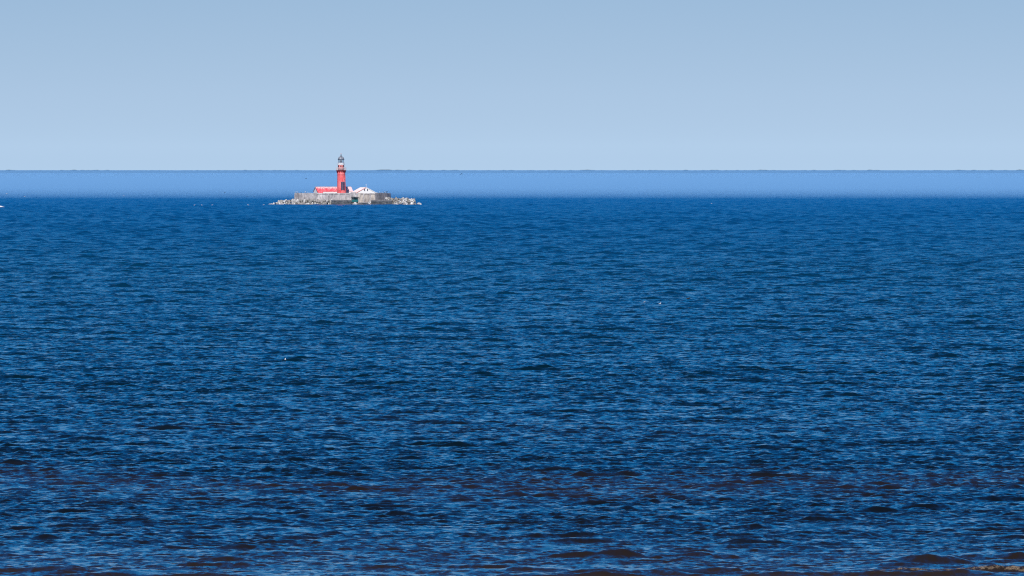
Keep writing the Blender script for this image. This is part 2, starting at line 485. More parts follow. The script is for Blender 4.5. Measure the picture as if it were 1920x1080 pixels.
def fog(name, x0, x1, y0, y1, z0, z1, dens, col, g_):
    bm = bmesh.new(); box(bm, x0, x1, y0, y1, z0, z1)
    mm = bpy.data.materials.new(name); mm.use_nodes = True
    t = mm.node_tree
    t.nodes.remove(t.nodes['Principled BSDF'])
    v = t.nodes.new('ShaderNodeVolumePrincipled')
    v.inputs['Density'].default_value = dens
    v.inputs['Color'].default_value = (*col, 1)
    v.inputs['Anisotropy'].default_value = g_
    t.links.new(v.outputs[0], t.nodes['Material Output'].inputs['Volume'])
    o = obj(name, bm, mm)
    return o
FOGC = (0.225, 0.505, 0.90)
tag(fog('fog_bank', -30000, 30000, dist_of(373), 41500, -3.0, 6.0, 6.2e-4, FOGC, -0.35),
    'low pale blue fog bank lying on the sea beyond the lighthouse island', 'fog', kind='stuff')
tag(fog('thin_mist', -30000, 30000, 14000, 41000, 6.5, EYE - 0.06, 6.5e-5, FOGC, -0.35),
    'thin blue mist above the fog bank before the far coast', 'mist', kind='stuff')

# ------------------------------------------------------------ island
OX, OY = (640 - 960) * PX * 5000, 5000.0
S = 0.24
def ix(px): return (px - 640) * S
def iz(py): return (384.3 - py) * S
def at_island(x, y, z=0.0): return (OX + x, OY + y, z)

bm = bmesh.new()
pts = [(-30, 2), (-20, -3), (-8, -4.5), (6, -5), (20, -4), (31, 0), (30, 12), (20, 26), (0, 32), (-18, 28), (-29, 14)]
prism(bm, pts, -1.5, 0.12)
prism(bm, [(-19.6, 8.6), (-9.9, 0.9), (11.9, 0.9), (19.2, 8.6), (18, 21), (8, 27), (-8, 27), (-18, 20)], -1.0, 2.1)
o = obj('island_ground', bm, M_ground); o.location = at_island(0, 0); tag(o, kind='structure')

# ring wall of the old fort
fw = empty('fort_wall', at_island(0, 0))
tag(fw, 'grey weathered stone ring wall around the lighthouse island, teal gate in its front', 'wall')
def wall_run(bm, p, q, z0, z1, t, batter=0.25):
    p, q = Vector((*p, 0)), Vector((*q, 0))
    d = (q - p).normalized(); n = Vector((d.y, -d.x, 0))      # outward for a counter-clockwise ring seen from the front left
    L = (q - p).length; k = max(2, int(L / 0.8))
    lo, hi, hb, lb = [], [], [], []
    for i in range(k + 1):
        c = p + d * (L * i / k)
        jz = random.uniform(-0.06, 0.06)
        lo.append(bm.verts.new(c + n * batter + Vector((0, 0, z0))))
        hi.append(bm.verts.new(c + Vector((0, 0, z1 + jz))))
        hb.append(bm.verts.new(c - n * t + Vector((0, 0, z1 + jz))))
        lb.append(bm.verts.new(c - n * t + Vector((0, 0, z0))))
    for i in range(k):
        bm.faces.new((lo[i], lo[i + 1], hi[i + 1], hi[i]))
        bm.faces.new((hi[i], hi[i + 1], hb[i + 1], hb[i]))
        bm.faces.new((hb[i], hb[i + 1], lb[i + 1], lb[i]))
    bm.faces.new((lo[0], hi[0], hb[0], lb[0])); bm.faces.new((lo[-1], hi[-1], hb[-1], lb[-1]))
GX0, GX1 = ix(659.0), ix(671.8)
ZT = iz(362.8)
WA, WB = (ix(551.6), 8.0), (ix(594.6), -0.2)
WG0, WG1 = (GX0, -0.2), (GX1, -0.2)
WC, WD = (ix(703.2), -0.2), (ix(725.6), 10.5)
bm = bmesh.new(); wall_run(bm, WA, WB, 0.0, ZT, 1.2); obj('masonry', bm, M_stone, fw)['label'] = 'grey left face of the ring wall'
bm = bmesh.new(); wall_run(bm, (WB[0] + 0.02, WB[1]), WG0, 0.0, ZT, 1.1); box(bm, GX0, GX1, -0.2, 0.9, iz(369.6), ZT)
obj('masonry', bm, M_stone, fw)
bm = bmesh.new(); wall_run(bm, WG1, WC, 0.0, ZT, 1.1); obj('masonry', bm, M_stone2, fw)['label'] = 'ochre stained wall face right of the gate'
bm = bmesh.new(); wall_run(bm, (WC[0] + 0.02, WC[1]), WD, 0.0, ZT + 0.02, 1.2); obj('masonry', bm, M_stone, fw)['label'] = 'shaded right face of the ring wall'
bm = bmesh.new()
ring = [WD, (22.0, 18), (14, 27.5), (-10, 28.5), (-20.5, 19), WA]
for p, q in zip(ring, ring[1:]):
    wall_run(bm, p, q, 0.0, ZT - 0.05, 1.2)
obj('rear_masonry', bm, M_stone, fw)
bm = bmesh.new()
box(bm, WB[0] - 0.1, GX0 - 0.9, -0.42, -0.22, ZT - 0.42, ZT - 0.12)
box(bm, GX1 + 1.0, WC[0], -0.42, -0.22, ZT - 0.42, ZT - 0.12)
obj('coping', bm, M_stone, fw)
bm = bmesh.new()      # raised parapet block above the gate
box(bm, ix(657.5), ix(667.5), -0.35, 0.95, ZT + 0.08, ZT + 0.42); obj('parapet_block', bm, M_cope, fw)
bm = bmesh.new()      # pale sloping buttress left of centre
a = [(ix(597.5), -0.25, ZT - 0.2), (ix(599.5), -0.25, ZT - 0.2), (ix(605.5), -1.5, 0.6), (ix(602.0), -1.5, 0.6)]
b = [(x, 0.0, z) for x, y, z in a]
va = [bm.verts.new(p) for p in a]; vb = [bm.verts.new(p) for p in b]
bm.faces.new(va); bm.faces.new(vb)
for i in range(4): bm.faces.new((va[i], va[(i + 1) % 4], vb[(i + 1) % 4], vb[i]))
obj('buttress', bm, M_cope, fw)['label'] = 'pale sloping buttress'
bm = bmesh.new()
for cx_ in (ix(616), ix(626), ix(636), ix(648), ix(682), ix(694)):
    box(bm, cx_ - 0.28, cx_ + 0.28, -0.5, -0.2, 0.1, ZT - 0.5)
obj('pilaster', bm, M_stone, fw)
gate = empty('gate', (0, 0, 0)); gate.parent = fw
bm = bmesh.new()
w_ = (GX1 - GX0) / 6
for i in range(6):
    box(bm, GX0 + i * w_ + 0.03, GX0 + (i + 1) * w_ - 0.03, 0.35 + 0.02 * (i % 2), 0.45, iz(379.3), iz(370.0))
box(bm, GX0 + 0.05, GX1 - 0.05, 0.28, 0.345, iz(377.4), iz(376.7))
box(bm, GX0 + 0.05, GX1 - 0.05, 0.28, 0.345, iz(373.4), iz(372.7))
obj('gate_leaf', bm, M_teal, gate)
bm = bmesh.new()
box(bm, GX0 - 0.1, GX1 + 0.1, -0.75, -0.22, iz(370.6), iz(369.6)); obj('lintel', bm, M_dark, gate)  # near-black colour paints in the shadow at the top of the gate
bm = bmesh.new()
box(bm, GX0 - 0.22, GX0, -0.40, -0.22, iz(380.5), iz(370.6)); box(bm, GX1, GX1 + 0.22, -0.40, -0.22, iz(380.5), iz(370.6)); obj('jamb', bm, M_cope, gate)

# quay in front of the wall
qy = empty('stone_quay', at_island(0, -1.0)); tag(qy, 'dark weedy stone quay at the waterline below the ring wall', 'quay')
def quay_block(x0, x1, z, y0=-3.2, m_=M_wet, cope=True):
    bm = bmesh.new()
    n = max(1, int((x1 - x0) / 1.35))
    for i in range(n):
        a_ = x0 + (x1 - x0) * i / n; b_ = x0 + (x1 - x0) * (i + 1) / n
        d_ = random.uniform(-0.05, 0.05)
        box(bm, a_ + 0.03, b_ - 0.03, y0 + d_, 0.9, z * 0.48, z - 0.13)
        box(bm, a_ + 0.30, b_ + 0.22 if i < n - 1 else b_ - 0.02, y0 - 0.12 + d_, 0.85, -1.0, z * 0.48 - 0.02)
    obj('quay_wall', bm, m_, qy)
    if cope:
        bm = bmesh.new()
        for i in range(n):
            a_ = x0 + (x1 - x0) * i / n; b_ = x0 + (x1 - x0) * (i + 1) / n
            box(bm, a_ + 0.01, b_ - 0.03, y0 - 0.08, 0.95, z - 0.127, z + random.uniform(0.02, 0.08))
        obj('quay_coping', bm, M_cope, qy)
quay_block(ix(621.0), ix(658.5), iz(375.7))
quay_block(ix(659.0), ix(673.0), iz(381.4))
quay_block(ix(673.4), ix(691.0), iz(380.2))
quay_block(ix(696.0), ix(735.5), iz(375.9))
bm = bmesh.new()
for i in range(4):
    box(bm, ix(661.0) + 0.25 * i, ix(669.5) - 0.1 * i, -3.9 + 0.5 * i, -3.35 + 0.5 * i, -0.8, 0.25 + 0.28 * i)
obj('landing_steps', bm, M_conc, qy)

# lighthouse
lh = empty('lighthouse', at_island(0, 7.0, 2.0))
tag(lh, 'red iron lighthouse with grey domed lantern rising above the walled island', 'lighthouse')
ZB = 2.0
def z_(z): return z - ZB
lean = lambda z: 0.10 - 0.022 * z
bm = bmesh.new()
lathe(bm, [(2.12, 0), (2.05, z_(5.2)), (1.97, z_(7.5)), (1.88, z_(10.5)), (1.80, z_(13.2)), (1.79, z_(15.2))], 40, lean)
obj('tower_shaft', bm, M_red, lh, True)
for zz, rr in ((13.35, 1.86), (6.2, 2.08)):
    bm = bmesh.new(); lathe(bm, [(rr, z_(zz)), (rr, z_(zz) + 0.14)], 40, lean); obj('band', bm, M_darkred if zz > 10 else M_red, lh, True)
bm = bmesh.new()
for i in range(10):
    t = 2 * math.pi * i / 10
    r0 = 1.84
    c0 = Vector((r0 * math.cos(t) + lean(z_(10)), r0 * math.sin(t), 0)); u = Vector((-math.sin(t), math.cos(t), 0)) * 0.012; d = Vector((math.cos(t), math.sin(t), 0))
    box(bm, -0.02, 0.04, -0.04, 0.04, z_(7.0), z_(13.2), Matrix.Translation(Vector((lean(z_(10)) + 1.83 * math.cos(t), 1.83 * math.sin(t), 0))) @ Matrix.Rotation(t, 4, 'Z'))
obj('plate_seam', bm, M_red, lh)
gal = empty('gallery', (lean(z_(15)), 0, 0)); gal.parent = lh
bm = bmesh.new(); lathe(bm, [(1.78, z_(15.12)), (2.22, z_(15.28)), (2.28, z_(15.30)), (2.28, z_(15.5)), (1.3, z_(15.52))], 40); obj('gallery_deck', bm, M_darkred, gal, False)
for i in range(14):
    t = 2 * math.pi * (i + 0.5) / 14
    bm = bmesh.new()
    pp = [(1.79, z_(14.2)), (1.93, z_(14.2)), (2.18, z_(15.15)), (1.79, z_(15.15))]
    L_ = [bm.verts.new((r, -0.16, z)) for r, z in pp]; R_ = [bm.verts.new((r, 0.16, z)) for r, z in pp]
    bm.faces.new(L_); bm.faces.new(R_)
    for k in range(4): bm.faces.new((L_[k], L_[(k + 1) % 4], R_[(k + 1) % 4], R_[k]))
    bmesh.ops.rotate(bm, verts=bm.verts, cent=(0, 0, 0), matrix=Matrix.Rotation(t, 3, 'Z'))
    obj('bracket', bm, M_darkred, gal)
def railing(par, r, z0, h, n, rr, m_, infill=True):
    bm = bmesh.new()
    for k in range(n):
        t = 2 * math.pi * k / n
        tube(bm, (r * math.cos(t), r * math.sin(t), z0), (r * math.cos(t), r * math.sin(t), z0 + h), rr, seg=6)
    for zz in (0.36, 0.68, 1.0):
        for k in range(36):
            t0, t1 = 2 * math.pi * k / 36, 2 * math.pi * (k + 1) / 36
            tube(bm, (r * math.cos(t0), r * math.sin(t0), z0 + h * zz), (r * math.cos(t1), r * math.sin(t1), z0 + h * zz), rr * 0.9, seg=5)
    if infill:
        for k in range(n * 3):
            t = 2 * math.pi * k / (n * 3)
            tube(bm, (r * math.cos(t), r * math.sin(t), z0), (r * math.cos(t), r * math.sin(t), z0 + h), rr * 0.6, seg=5)
    obj('railing', bm, m_, par)
railing(gal, 2.2, z_(15.5), 1.15, 16, 0.045, M_rail)
lx = lean(z_(17))
wr = empty('watch_room', (lx, 0, 0)); wr.parent = lh
bm = bmesh.new(); lathe(bm, [(1.42, z_(15.5)), (1.38, z_(17.95))], 36); obj('drum', bm, M_pink, wr, True)
for k in range(8):
    t = R(-90) + R(45) * k + R(-48)
    bm = bmesh.new(); box(bm, 1.30, 1.45, -0.27, 0.27, z_(16.9), z_(17.55), Matrix.Rotation(t, 4, 'Z'))
    obj('window', bm, M_dark, wr)
bm = bmesh.new(); lathe(bm, [(1.38, z_(17.8)), (1.62, z_(17.95)), (1.62, z_(18.1)), (1.34, z_(18.12)), (1.34, z_(18.62)), (1.2, z_(18.64))], 36)
obj('lantern_base', bm, M_white, lh).location = (lx, 0, 0)
lg_ = empty('lantern', (lx, 0, 0)); lg_.parent = lh
railing(lg_, 1.60, z_(18.1), 0.85, 12, 0.022, M_rail, False)
bm = bmesh.new(); lathe(bm, [(1.28, z_(18.64)), (1.28, z_(20.25))], 32, cap=False); obj('glazing', bm, M_glass, lg_, True)
bm = bmesh.new()
for k in range(12):
    t = R(15) + R(30) * k
    tube(bm, (1.30 * math.cos(t), 1.30 * math.sin(t), z_(18.6)), (1.30 * math.cos(t), 1.30 * math.sin(t), z_(20.3)), 0.05, seg=6)
for zz in (19.2, 19.75):
    for k in range(24):
        t0, t1 = R(15) * k, R(15) * (k + 1)
        tube(bm, (1.30 * math.cos(t0), 1.30 * math.sin(t0), z_(zz)), (1.30 * math.cos(t1), 1.30 * math.sin(t1), z_(zz)), 0.03, seg=5)
obj('glazing_bars', bm, M_lead, lg_)
bm = bmesh.new(); lathe(bm, [(0.12, z_(18.2)), (0.12, z_(18.9)), (0.38, z_(19.05)), (0.46, z_(19.4)), (0.38, z_(19.8)), (0.15, z_(19.95)), (0.0, z_(20.0))], 20); obj('lens', bm, M_lead, lg_, True)
bm = bmesh.new(); lathe(bm, [(1.30, z_(20.2)), (1.48, z_(20.22)), (1.50, z_(20.42)), (1.30, z_(20.5))], 36); obj('cornice', bm, M_dark, lg_, False)
dm = [(1.36 * math.cos(R(a)), z_(20.48) + 1.28 * math.sin(R(a))) for a in range(0, 86, 8)]
bm = bmesh.new(); lathe(bm, dm + [(0.26, z_(21.80)), (0.0, z_(21.82))], 16); obj('dome', bm, M_lead, lg_)
for k in range(8):
    bm = bmesh.new()
    t = R(45) * k + R(22.5)
    for (r0, h0), (r1, h1) in zip(dm, dm[1:]):
        tube(bm, (r0 * math.cos(t), r0 * math.sin(t), h0), (r1 * math.cos(t), r1 * math.sin(t), h1), 0.04, seg=5)
    obj('dome_rib', bm, M_dark, lg_)

bm = bmesh.new(); lathe(bm, [(0.28, z_(21.75)), (0.28, z_(22.05)), (0.17, z_(22.1)), (0.17, z_(22.5)), (0.05, z_(22.6)), (0.0, z_(22.62))], 14); obj('finial', bm, M_dark, lg_, True)
bm = bmesh.new(); bmesh.ops.create_icosphere(bm, subdivisions=2, radius=0.2, matrix=Matrix.Translation((-0.02, 0, z_(22.85)))); obj('top_ball', bm, M_pink, lg_, True)
# tall dark window on the shaft
win = empty('window', (0, 0, 0)); win.parent = lh
ang = R(-90) + math.asin(0.62 / 1.95)
Mw = Matrix.Rotation(ang, 4, 'Z')
zc0, zc1 = z_(iz(357.6)), z_(iz(341.6))
def wbox(y0, y1, z0, z1, d0, d1):
    bm = bmesh.new(); vs = box(bm, 0, 1, y0, y1, z0, z1)
    for v in vs:
        r = 1.99 - 0.030 * (v.co.z - zc0)
        v.co.x = r * 1.0 + (d0 if v.co.x < 0.5 else d1) - 0.12
    bmesh.ops.transform(bm, matrix=Mw, verts=bm.verts)
    return bm
obj('frame', wbox(-0.86, 0.88, zc0, zc1, -0.25, 0.10), M_panelframe, win)
for (a_, b_), mm in zip(((-0.80, -0.48), (-0.42, 0.05), (0.14, 0.82)), (M_panel2, M_panel, M_panel2)):
    obj('pane', wbox(a_, b_, zc0 + 0.10, zc1 - 0.10, 0.0, 0.14), mm, win)
bm = bmesh.new()
for k in range(6):
    zz = zc0 + (zc1 - zc0) * (k + 1) / 7
    r = 1.99 - 0.03 * (zz - zc0)
    box(bm, r - 0.1, r + 0.05, -0.84, 0.86, zz - 0.025, zz + 0.025, Mw)
obj('glazing_bars', bm, M_panelframe, win)
# gabled houses.  local frame: +x along the ridge, front eave at -y
def house(name, loc, rz, L, hw, z_eave, z_ridge, zb, wallm, roofm, label, cat, over=0.25, over_end=0.2):
    h = empty(name, loc, rz); tag(h, label, cat)
    bm = bmesh.new()
    for x in (0, L): pass
    e, r = z_eave, z_ridge
    P = lambda x, y, z: bm.verts.new((x, y, z))
    v = [[P(x, -hw, zb), P(x, hw, zb), P(x, hw, e), P(x, 0, r), P(x, -hw, e)] for x in (0, L)]
    for q in v: bm.faces.new(q)
    for k in range(5):
        bm.faces.new((v[0][k], v[0][(k + 1) % 5], v[1][(k + 1) % 5], v[1][k]))
    obj('wall', bm, wallm, h)
    sl_ = (r - e) / hw
    bm = bmesh.new()
    for s in (-1, 1):
        ye = s * (hw + over); ze = e - sl_ * over
        top = [(-over_end, 0, r + 0.16), (L + over_end, 0, r + 0.16), (L + over_end, ye, ze + 0.16), (-over_end, ye, ze + 0.16)]
        n = 24
        for k in range(n):
            xa = -over_end + (L + 2 * over_end) * k / n; xb = -over_end + (L + 2 * over_end) * (k + 1) / n
            dz = 0.025 * (k % 2)
            a1 = [bm.verts.new((xa, 0, r + 0.16 + dz)), bm.verts.new((xb, 0, r + 0.16 + dz)), bm.verts.new((xb, ye, ze + 0.16 + dz)), bm.verts.new((xa, ye, ze + 0.16 + dz))]
            a2 = [bm.verts.new((xa, 0, r + 0.04)), bm.verts.new((xb, 0, r + 0.04)), bm.verts.new((xb, ye, ze + 0.04)), bm.verts.new((xa, ye, ze + 0.04))]
            bm.faces.new(a1); bm.faces.new(a2)
            for t in range(4): bm.faces.new((a1[t], a1[(t + 1) % 4], a2[(t + 1) % 4], a2[t]))
    rf = obj('roof', bm, roofm, h)
    bm = bmesh.new(); tube(bm, (-over_end, 0, r + 0.20), (L + over_end, 0, r + 0.20), 0.09, seg=8)
    obj('ridge_cap', bm, M_cope, rf)
    return h

def worn_roof(name, c0, c1, c2, fade_x0, fade_x1):
    m_ = mat(name, [c0, c1], 0.9, (1.2, 0.5, 0.5), rough=0.7, lo=0.38, hi=0.62, fine=(2.4, 0.15))
    nt_ = m_.node_tree
    b_ = nt_.nodes['Principled BSDF']
    src = b_.inputs['Base Color'].links[0].from_socket
    t_ = nt_.nodes.new('ShaderNodeTexCoord'); s_ = nt_.nodes.new('ShaderNodeSeparateXYZ')
    nt_.links.new(t_.outputs['Object'], s_.inputs[0])
    q = nt_.nodes.new('ShaderNodeMapRange'); q.inputs[1].default_value = fade_x0; q.inputs[2].default_value = fade_x1
    nt_.links.new(s_.outputs[0], q.inputs[0])
    # droppings near the ridge
    n_ = nt_.nodes.new('ShaderNodeTexNoise'); n_.inputs['Scale'].default_value = 3.0; n_.inputs['Detail'].default_value = 4
    nt_.links.new(t_.outputs['Object'], n_.inputs['Vector'])
    ay = nt_.nodes.new('ShaderNodeMath'); ay.operation = 'ABSOLUTE'; nt_.links.new(s_.outputs[1], ay.inputs[0])
    rg = nt_.nodes.new('ShaderNodeMapRange'); rg.inputs[1].default_value = 0.0; rg.inputs[2].default_value = 1.4; rg.inputs[3].default_value = 0.22; rg.inputs[4].default_value = 0.0
    nt_.links.new(ay.outputs[0], rg.inputs[0])
    sm_ = nt_.nodes.new('ShaderNodeMath'); sm_.operation = 'ADD'; nt_.links.new(n_.outputs['Fac'], sm_.inputs[0]); nt_.links.new(rg.outputs[0], sm_.inputs[1])
    th = nt_.nodes.new('ShaderNodeMapRange'); th.inputs[1].default_value = 0.56; th.inputs[2].default_value = 0.68; nt_.links.new(sm_.outputs[0], th.inputs[0])
    mxx = nt_.nodes.new('ShaderNodeMath'); mxx.operation = 'MAXIMUM'; nt_.links.new(q.outputs[0], mxx.inputs[0]); nt_.links.new(th.outputs[0], mxx.inputs[1])
    x_ = nt_.nodes.new('ShaderNodeMix'); x_.data_type = 'RGBA'
    nt_.links.new(mxx.outputs[0], x_.inputs[0]); nt_.links.new(src, x_.inputs[6]); x_.inputs[7].default_value = (*c2, 1)
    nt_.links.new(x_.outputs[2], b_.inputs['Base Color'])
    return m_
M_redroof = worn_roof('red_sheet_roof', (0.66, 0.05, 0.075), (0.78, 0.14, 0.17), (0.80, 0.52, 0.53), 12.6, 13.6)
M_paleroof = worn_roof('bleached_sheet_roof', (0.80, 0.62, 0.62), (0.84, 0.78, 0.77), (0.84, 0.82, 0.81), 40, 41)
A1 = R(22)
rx0 = ix(591.0)
h1 = house('red_roofed_house', at_island(rx0, 13.0, 0), A1, (ix(656.6) - rx0) / math.cos(A1), 2.5, iz(360.2), iz(351.8), 1.9,
           M_white, M_redroof, 'long white house with a red metal roof standing behind the lighthouse', 'house', 0.07, 0.15)
bm = bmesh.new()
for s in (-1, 1):
    e_, r_, hw_ = iz(360.2), iz(351.8), 2.5
    for xx in (-0.25,):
        vs = [(xx, 0, r_ + 0.22), (xx, s * 2.60, e_ + 0.02), (xx, s * 2.60, e_ - 0.08), (xx, 0, r_ + 0.10)]
        f = [bm.verts.new(p) for p in vs]; g_ = [bm.verts.new((p[0] + 0.06, p[1], p[2])) for p in vs]
        bm.faces.new(f); bm.faces.new(g_)
        for t in range(4): bm.faces.new((f[t], f[(t + 1) % 4], g_[(t + 1) % 4], g_[t]))
obj('bargeboard', bm, M_darkred, h1)
bm = bmesh.new()      # lower strip of roof over the left end of the front wall
f = [bm.verts.new(p) for p in ((-0.15, -2.76, iz(360.4) + 0.12), (2.4, -2.76, iz(360.4) + 0.12), (2.1, -3.6, iz(362.4)), (-0.15, -3.6, iz(362.4)))]
g_ = [bm.verts.new(v.co + Vector((0, 0.02, -0.12))) for v in f]
bm.faces.new(f); bm.faces.new(g_)
for t in range(4): bm.faces.new((f[t], f[(t + 1) % 4], g_[(t + 1) % 4], g_[t]))
obj('lean_to_roof', bm, M_redroof, h1)
# white house: its gable looks at the camera; ridge runs away and to the left
A2 = R(90 + 17)
gx = ix(686.4)
h2 = house('white_house', at_island(gx, 5.0, 0), A2, 9.4, 5.35, iz(364.2), iz(352.7), 1.9,
           M_white, M_paleroof, 'white gabled house with bleached roof and two small gable windows, right of the lighthouse', 'house', 0.25, 0.05)
bm = bmesh.new()
e_, r_ = iz(364.2), iz(352.7)
# verge board on the left slope (local +y is picture left)
for s in (1, -1):
    vs = [(-0.14, 0, r_ + 0.24), (-0.14, s * 5.62, e_ + 0.10), (-0.14, s * 5.62, e_ - 0.14), (-0.14, 0, r_ + 0.0)]
    f = [bm.verts.new(p) for p in vs]; g_ = [bm.verts.new((p[0] + 0.07, p[1], p[2])) for p in vs]
    bm.faces.new(f); bm.faces.new(g_)
    for t in range(4): bm.faces.new((f[t], f[(t + 1) % 4], g_[(t + 1) % 4], g_[t]))
    obj('bargeboard', bm, M_pink if s == 1 else M_white, h2)
    if s == 1: bm = bmesh.new()
for px_ in (683.2, 688.7):
    yy = (gx - ix(px_)) / math.cos(R(17))
    w = empty('window', (0, yy, iz(356.9))); w.parent = h2
    bm = bmesh.new(); box(bm, -0.05, 0.02, -0.30, 0.30, -0.48, 0.48); obj('frame', bm, M_white, w)
    bm = bmesh.new(); box(bm, -0.08, -0.02, -0.22, 0.22, -0.42, 0.42); obj('pane', bm, M_dark, w)
bm = bmesh.new()
tube(bm, (0.1, 0, r_ + 0.1), (0.1, 0, iz(345.6)), 0.07, 0.05, 6); tube(bm, (0.1, -0.22, iz(347.2)), (0.1, 0.22, iz(347.2)), 0.04, seg=5)
obj('roof_mast', bm, M_white, h2)

# ------------------------------------------------------------ rocks and concrete tetrapods
def tetra_mesh(seed, m_):
    rnd = random.Random(seed)
    bm = bmesh.new()
    dirs = [Vector((0, 0, 1)), Vector((0.943, 0, -0.333)), Vector((-0.471, 0.816, -0.333)), Vector((-0.471, -0.816, -0.333))]
    for d in dirs:
        tube(bm, (0, 0, 0), d * rnd.uniform(0.95, 1.05), 0.46, 0.27, 8)
    bmesh.ops.create_icosphere(bm, subdivisions=1, radius=0.44)
    for v in bm.verts: v.co += Vector((rnd.uniform(-1, 1), rnd.uniform(-1, 1), rnd.uniform(-1, 1))) * 0.035
    me_ = bpy.data.meshes.new('tetrapod'); bm.to_mesh(me_); bm.free(); me_.materials.append(m_); return me_
def rock_mesh(seed, m_, sx=1, sy=1, sz=0.8):
    bm = bmesh.new(); bmesh.ops.create_icosphere(bm, subdivisions=3, radius=1.0)
    for v in bm.verts:
        n = mnoise.noise(v.co * 1.1 + Vector((seed * 9.1, 0, 0))) * 0.45 + mnoise.noise(v.co * 2.6 + Vector((seed * 3.3, 5, 0))) * 0.2
        v.co *= 1 + n
        v.co.x *= sx; v.co.y *= sy; v.co.z *= sz
    me_ = bpy.data.meshes.new('boulder'); bm.to_mesh(me_); bm.free(); me_.materials.append(m_); return me_
TET = [tetra_mesh(1, M_conc), tetra_mesh(2, M_conc), tetra_mesh(3, M_conc2), tetra_mesh(4, M_conc2)]
ROCK = [rock_mesh(1, M_conc), rock_mesh(2, M_conc2, 1.2, 1, .8), rock_mesh(3, M_boulder, 1, 1, .9), rock_mesh(4, M_conc, 1.1, 1, .7)]
rr = random.Random(21)
def put(mesh, name, x, y, z, s, label, cat, group):
    o = bpy.data.objects.new(name, mesh)
    o.location = at_island(x, y, z)
    o.rotation_euler = (rr.uniform(0, 6.28), rr.uniform(0, 6.28), rr.uniform(0, 6.28))
    o.scale = (s, s, s)
    C.objects.link(o)
    tag(o, label, cat, group)
    return o
def interp(pts, v):
    for (a, b), (c, d) in zip(pts, pts[1:]):
        if a <= v <= c: return b + (d - b) * (v - a) / (c - a)
    return pts[-1][1] if v > pts[-1][0] else pts[0][1]
ltop = [(501, 383.0), (511, 382.0), (513, 380.8), (519, 379.8), (521, 377.6), (526, 378.0), (533, 376.6), (538, 377.6), (545, 375.8), (552, 376), (600, 376.2), (618, 376.4), (624, 377)]
rtop = [(723, 372.0), (728, 371.6), (734, 373), (738, 372.6), (748, 372.8), (755, 373.8), (762, 372.8), (768, 373.0), (774, 375), (780, 375.4), (782, 379)]
def zone_left(px):
    if px < 521: return 'at the thin left tip of the left breakwater'
    if px < 551: return 'in the left breakwater beyond the end of the ring wall'
    if px < 595: return 'heaped at the foot of the grey left wall face'
    return 'heaped below the red-roofed house, left of the quay'
def zone_right(px):
    if px < 737: return 'against the right corner of the ring wall'
    if px < 760: return 'in the middle of the right breakwater'
    return 'at the outer end of the right breakwater'
def pile(x0, x1, top, zone, n_rows, step, ys, side):
    px = x0
    while px < x1:
        t = iz(interp(top, px))
        layers = max(1, int(round(t / 1.0)))
        for k in range(layers):
            zc = 0.10 + (t - 0.55) * (k / max(1, layers - 1)) if layers > 1 else max(0.05, t - 0.6)
            s = rr.uniform(0.74, 1.14) if t > 1.2 else rr.uniform(0.5, 0.7)
            y = ys(px) + k * 0.9 + rr.uniform(-0.35, 0.35)
            if rr.random() < 0.2 and t > 1.2:
                put(rr.choice(TET), 'tetrapod', ix(px) + rr.uniform(-0.6, 0.6), y + 1.5, max(0.1, zc - 0.15), 0.95, 'weathered concrete tetrapod ' + zone(px), 'tetrapod', 'concrete tetrapods ' + zone(px))
            if rr.random() < 0.68:
                put(rr.choice(TET), 'tetrapod', ix(px) + rr.uniform(-0.5, 0.5), y, zc, s, 'weathered concrete tetrapod ' + zone(px), 'tetrapod', 'concrete tetrapods ' + zone(px))
            else:
                put(rr.choice(ROCK[:3]), 'boulder', ix(px) + rr.uniform(-0.5, 0.5), y, zc, s * 0.85, 'pale rounded boulder ' + zone(px), 'boulder', 'boulders ' + zone(px))
        px += step * rr.uniform(0.8, 1.2)
pile(503.5, 622.5, ltop, zone_left, 2, 3.0, lambda p: (-1.5 if p > 595 else -1.5 + (595 - p) * 0.03), 'left')
pile(724.5, 780.5, rtop, zone_right, 2, 2.9, lambda p: (0.0 if p < 736 else -2.5) , 'right')
# fill stones so that no gaps show through the heaps
tag(put(ROCK[3], 'boulder', ix(785.8), -2.5, 0.25, 0.9, 'flat pale boulder standing alone in the water off the right end of the breakwater', 'boulder', None), None).rotation_euler = (0.1, 0.15, 0.4)
o = bpy.data.objects['boulder'] if 'boulder' in bpy.data.objects else None
for px_, py_, s in ((691.8, 381.5, 0.55), (694.6, 380.2, 0.62)):
    put(ROCK[0], 'boulder', ix(px_), -3.7, iz(py_), s, 'cream boulder in the gap of the quay right of the teal gate', 'boulder', 'boulders in the quay gap')

# low pale spit at the left edge of the view
d_s = dist_of(388.4)
bm = bmesh.new()
nxs, nys = 60, 12
x_end = px_x(10.0, d_s); x_far = x_end - 26
G = []
for i in range(nxs + 1):
    u = i / nxs
    row_ = []
    for j in range(nys + 1):
        v = j / nys * 2 - 1
        x = x_end + (x_far - x_end) * u
        wdt = 0.5 + 5 * math.sqrt(u)
        hgt = (0.10 + 0.95 * min(1.0, u * 7) ** 0.9) * (1 - v * v) - 0.12
        hgt += 0.18 * mnoise.noise(Vector((x * 0.9, v * 2, 3))) * min(1, u * 8)
        row_.append(bm.verts.new((x, d_s + v * wdt, hgt)))
    G.append(row_)
for a, b in zip(G, G[1:]):
    for j in range(nys): bm.faces.new((a[j], a[j + 1], b[j + 1], b[j]))
tag(obj('rock_spit', bm, M_whiterock, smooth=False), 'low white rocky spit reaching in from the left edge, left of the island', 'rock')

